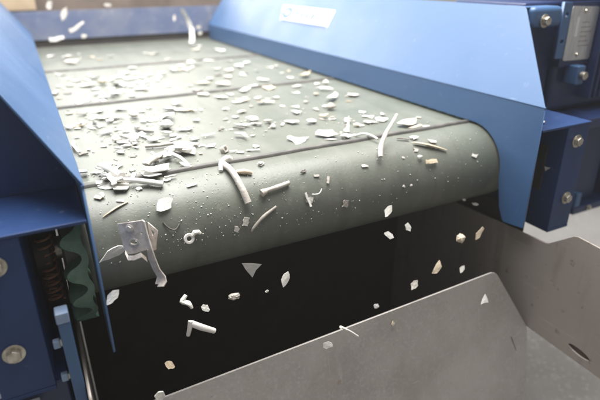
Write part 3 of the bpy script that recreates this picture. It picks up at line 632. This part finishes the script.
# ------------------------------------------------------------------ scrap in the air
FLY = [
    (0.013,-0.200,-0.132, 0.0346,0.0173,52,'leaf','W','white pointed shard falling beside the left guard blade'),
    (0.174,-0.200,-0.209, 0.0173,0.0154,-10,'flake','W','small square white chip falling beside the V shaped piece'),
    (0.233,-0.200,-0.201, 0.0334,0.0157,15,'chunk','G','beige oval lump falling in the dark gap right of the V piece'),
    (0.089,-0.220,-0.298, 0.0151,0.0227,70,'leaf','B','tan leaf shaped fleck falling low above the chute edge'),
    (0.287,-0.170,-0.166, 0.0365,0.0345,-62,'tri','T','grey glassy triangle just under the roller edge'),
    (0.343,-0.200,-0.195, 0.0348,0.0164,72,'leaf','W','upright pale splinter falling alone in the dark gap centre'),
    (0.302,-0.200,-0.211, 0.0081,0.0051,30,'flake','W','tiny white speck left of the upright splinter'),
    (0.388,-0.300,-0.308, 0.0202,0.0161,10,'flake','W','round white chip in front of the chute top edge'),
    (0.563,-0.220,-0.322, 0.0138,0.0115,0,'flake','W','small white chip falling just above the chute edge'),
    (0.609,-0.180,-0.108, 0.0312,0.0156,58,'leaf','W','white leaf shaped flake over the lower roller rim'),
    (0.601,-0.200,-0.157, 0.0245,0.0134,-35,'flake','W','white oval flake falling under the roller, left of two'),
    (0.653,-0.200,-0.150, 0.0227,0.0136,-78,'flake','W','white upright flake falling under the roller, right of two'),
    (0.821,-0.200,-0.223, 0.0271,0.0246,-15,'chunk','B','cream lump falling between the roller and right chute plate'),
    (0.885,-0.200,-0.221, 0.0377,0.0151,62,'flake','B','slanted cream sliver nearest the right blue blade'),
    (0.737,-0.220,-0.271, 0.0384,0.0168,55,'flake','B','slanted cream bar falling above the chute plate corner'),
    (0.820,-0.220,-0.298, 0.0224,0.0124,55,'leaf','W','small white sliver falling above the chute corner'),
    (0.652,-0.240,-0.281, 0.0277,0.0161,55,'leaf','G','grey beige sliver falling lowest over the chute edge'),
    (0.822,-0.300,-0.339, 0.0216,0.0240,0,'tri','W','pale triangular chip in front of the chute plate corner'),
    (0.050,-0.320,-0.269, 0.0235,0.0168,65,'leaf','W','white chip at the lower left end of the chute edge'),
    (0.922,-0.100,-0.178, 0.0107,0.0067,0,'flake','W','tiny white fleck under the roller by the right blade, left one'),
    (0.965,-0.100,-0.199, 0.0190,0.0095,-10,'flake','W','small white fleck under the roller by the right blade, right one'),
    (0.109,2.000,0.239, 0.0501,0.0301,70,'flake','C','white flake high in the air at far left'),
    (0.166,2.000,0.195, 0.0764,0.0306,70,'leaf','C','upright pale scrap in the air before the back plate'),
    (0.213,1.950,0.133, 0.0867,0.0204,36,'strip','C','slanted pale strip in the air before the back plate'),
    (0.107,1.900,0.086, 0.0696,0.0224,14,'strip','W','nearly level pale strip in the air low at far left'),
    (0.234,1.900,0.093, 0.0304,0.0253,0,'flake','C','small white chip in the air right of the slanted strip'),
    (0.386,2.000,0.231, 0.0367,0.0210,0,'flake','C','white chip at the top rim of the back plate'),
    (0.730,2.000,0.153, 0.0447,0.0168,85,'flake','C','thin upright fleck in the air before the back plate'),
    (0.817,2.000,0.106, 0.1880,0.0285,-78,'strip','W','long upright pale strip in the air at far belt end'),
    (0.864,2.000,0.098, 0.0287,0.0230,0,'flake','C','small white chip right of the long upright strip, upper'),
    (0.869,2.000,0.065, 0.0289,0.0231,0,'flake','C','small white chip right of the long upright strip, lower'),
]
CB = Matrix.Identity(3)
for i in range(3): CB[i][0] = CR[i]; CB[i][1] = CU[i]; CB[i][2] = -CF[i]
rf = random.Random(3)
def air(x, y, z, ang):
    return Matrix.Translation((x, y, z)) @ CB.to_4x4() @ Matrix.Rotation(R(ang), 4, 'Z') @ Matrix.Rotation(R(rf.uniform(-22, 22)), 4, 'X') @ Matrix.Rotation(R(rf.uniform(-15, 15)), 4, 'Y')
for i, (x, y, z, L, W_, a, kind, c, lab) in enumerate(FLY):
    chip('falling_' + {'leaf': 'shard', 'tri': 'chip', 'flake': 'flake', 'strip': 'strip', 'chunk': 'lump'}[kind], c, air(x, y, z, a), L, W_, 'chip' if kind == 'flake' else kind, lab, 40+i,
         group='scrap pieces in the air')
def camp(px, py, d=0., o=(.064, -.17, -.041), k=.001745): return Vector(o) + CR*px*k + CU*py*k - CF*d
rod('falling_bent_piece', 'W', [camp(-3, 5, 0, (.143, -.2, -.181), .00187), camp(-6, -1, .002, (.143, -.2, -.181), .00187), camp(0, -3, .003, (.143, -.2, -.181), .00187), camp(3, -8, 0, (.143, -.2, -.181), .00187)], [.0045, .0065, .0065, .004], 'white V shaped piece falling under the roller at left', flat=.7, seed=31, group='scrap pieces in the air')
lb_ = thing('falling_angle_piece', (.142, -.2, -.231), 'white L shaped bar falling below the V shaped piece', 'scrap', 'scrap pieces in the air')
bm = bmesh.new(); tube(bm, [(.142, -.2, -.234), (.160, -.202, -.248), (.186, -.2, -.268)], [.006, .0065, .0058], 10, seed=4); finish(bm, 'bar', 'W', lb_, smooth=True, angle=50)
bm = bmesh.new(); tube(bm, [(.142, -.2, -.229), (.138, -.202, -.243), (.134, -.2, -.260)], [.005, .0045, .0035], 8, seed=5); finish(bm, 'leg', 'W', lb_, smooth=True, angle=50)
rod('falling_strip', 'W', [(.437, -.27, -.302), (.455, -.272, -.316), (.479, -.27, -.341)], [.0055, .0035, .0045], 'pale strip falling across the chute top edge', flat=.6, seed=33, group='scrap pieces in the air')
chip('plastic_fleck', 'B', Matrix.Translation((.585, -.2575, -.353)) @ Matrix.Rotation(R(78), 4, 'X'), .013, .012, 'flake', 'orange tan fleck on the chute plate', 71)

# ------------------------------------------------------------------ bent metal bracket falling off the roller
k = .001745
bo = thing('metal_bracket', (.064, -.17, -.041), 'bent brown metal bracket with bolt and slot falling off the roller', 'bracket')
O_ = Vector((.064, -.172, -.041))
tilt = Matrix.Rotation(R(14), 3, 'X') @ Matrix.Rotation(R(-12), 3, 'Y')
Bx, By, Bz = [(CB @ tilt @ Vector(v)) for v in ((1, 0, 0), (0, 1, 0), (0, 0, 1))]
def bf(dz=0.): return frame(O_ + Bz*dz, Bx, By)
def P2(l): return [(a*k, b*k) for a, b in l]
pl = sheet('plate', 'bracket', bo, P2([(-15, 13), (13, 18.5), (16, 2), (18, -11), (2, -17), (-6, -18.5), (-10, -14)]), .0024, bf(),
      holes=[P2(oval(1.6, -4.8, 4.0, 2.3, 18, .15)), P2(oval(10.6, 5.2, 1.2, 1.2, 10))], edge=.0005)
c0 = O_ + Bx*(-2.0*k) + By*(9*k) + Bz*.0012
bm = bmesh.new(); cyl(bm, c0, c0 + Bz*.0012, 4.4*k, 22); wsh = finish(bm, 'washer', 'pale', bo, bevel=.0003)
bm = bmesh.new(); cyl(bm, c0 + Bz*.0012, c0 + Bz*.004, 3.1*k, 6); finish(bm, 'bolt', 'pale', wsh, bevel=.0004)
def ribbon(name, pts, wid, th=.0024, mtl='bracket'):
    """bent strip: pts in (a, b, depth px) along the strip, wid = list of side vectors (a, b, depth)"""
    bm = bmesh.new(); rr = []
    V_ = lambda p: O_ + Bx*p[0]*k + By*p[1]*k + Bz*p[2]*k
    for p, w_ in zip(pts, wid):
        a = V_(p); b = V_((p[0]+w_[0], p[1]+w_[1], p[2]+w_[2])); rr.append((a, b))
    rows = []
    for i, (a, b) in enumerate(rr):
        a2, b2 = rr[min(i+1, len(rr)-1)]; a1, b1 = rr[max(i-1, 0)]
        nn = (b-a).cross(a2-a1).normalized()*th/2
        rows.append([bm.verts.new(q) for q in (a+nn, b+nn, b-nn, a-nn)])
    for a, b in zip(rows, rows[1:]):
        for q in range(4): bm.faces.new((a[q], a[(q+1) % 4], b[(q+1) % 4], b[q]))
    bm.faces.new(rows[0]); bm.faces.new(rows[-1])
    return finish(bm, name, mtl, bo, bevel=.0005)
ribbon('leg', [(12, 19, 0), (14, 8, 1), (17, -6, 2), (19, -18, 2), (21, -31, 0), (25, -40, -2), (27, -45, 0), (25, -50, 3)],
       [(5, -.5, 4), (5.5, -.5, 4), (6.5, -.5, 4), (7, 0, 3), (7.5, 0, 2), (8, 1, 2), (8, 1, 2), (8, 2, 2)])
sheet('slot_rim', 'pale', bo, P2(oval(1.6, -4.8, 5.6, 3.7, 20, .15)), .0010, Matrix.Translation(Bz*.0018) @ bf(), holes=[P2(oval(1.6, -4.8, 4.0, 2.3, 18, .15))], edge=.0002)
ribbon('leg_inner', [(14, -12, -2), (15, -22, -2), (18, -33, -3), (22, -42, -4), (21, -49, -1)], [(5, -1, 2), (5, 0, 2), (5, 0, 2), (5, 1, 2), (5, 1, 2)])
sheet('gusset', 'bracket', bo, P2([(17, 16), (27, 8), (26, 2), (24, -12), (19, -14)]), .002, Matrix.Translation(-Bz*.004) @ bf(), holes=[P2([(20, 9), (23.5, 6), (21, 2)])], edge=.0004)
ribbon('lower_lip', [(-9, -14, 0), (-4, -19, 3), (4, -17, 6), (12, -13, 7), (16, -18, 5)], [(1, -3, 3), (1, -4, 3), (2, -4, 2), (2, -4, 2), (2, -5, 1)])

# ------------------------------------------------------------------ dusty air over the machine
hz = bpy.data.materials.new('dusty_air'); hz.use_nodes = True
nt = hz.node_tree; nt.nodes.clear()
ou = nt.nodes.new('ShaderNodeOutputMaterial'); pv = nt.nodes.new('ShaderNodeVolumePrincipled')
pv.inputs['Color'].default_value = (.96, .95, .93, 1); pv.inputs['Density'].default_value = .010; pv.inputs['Anisotropy'].default_value = .2
nt.links.new(pv.outputs[0], ou.inputs['Volume'])
bm = bmesh.new(); bx(bm, -6.5, 12.5, -5.5, 16.5, -2.15, .60)
tag(finish(bm, 'haze', hz), 'thin dusty air around the whole machine', 'haze', kind='stuff')
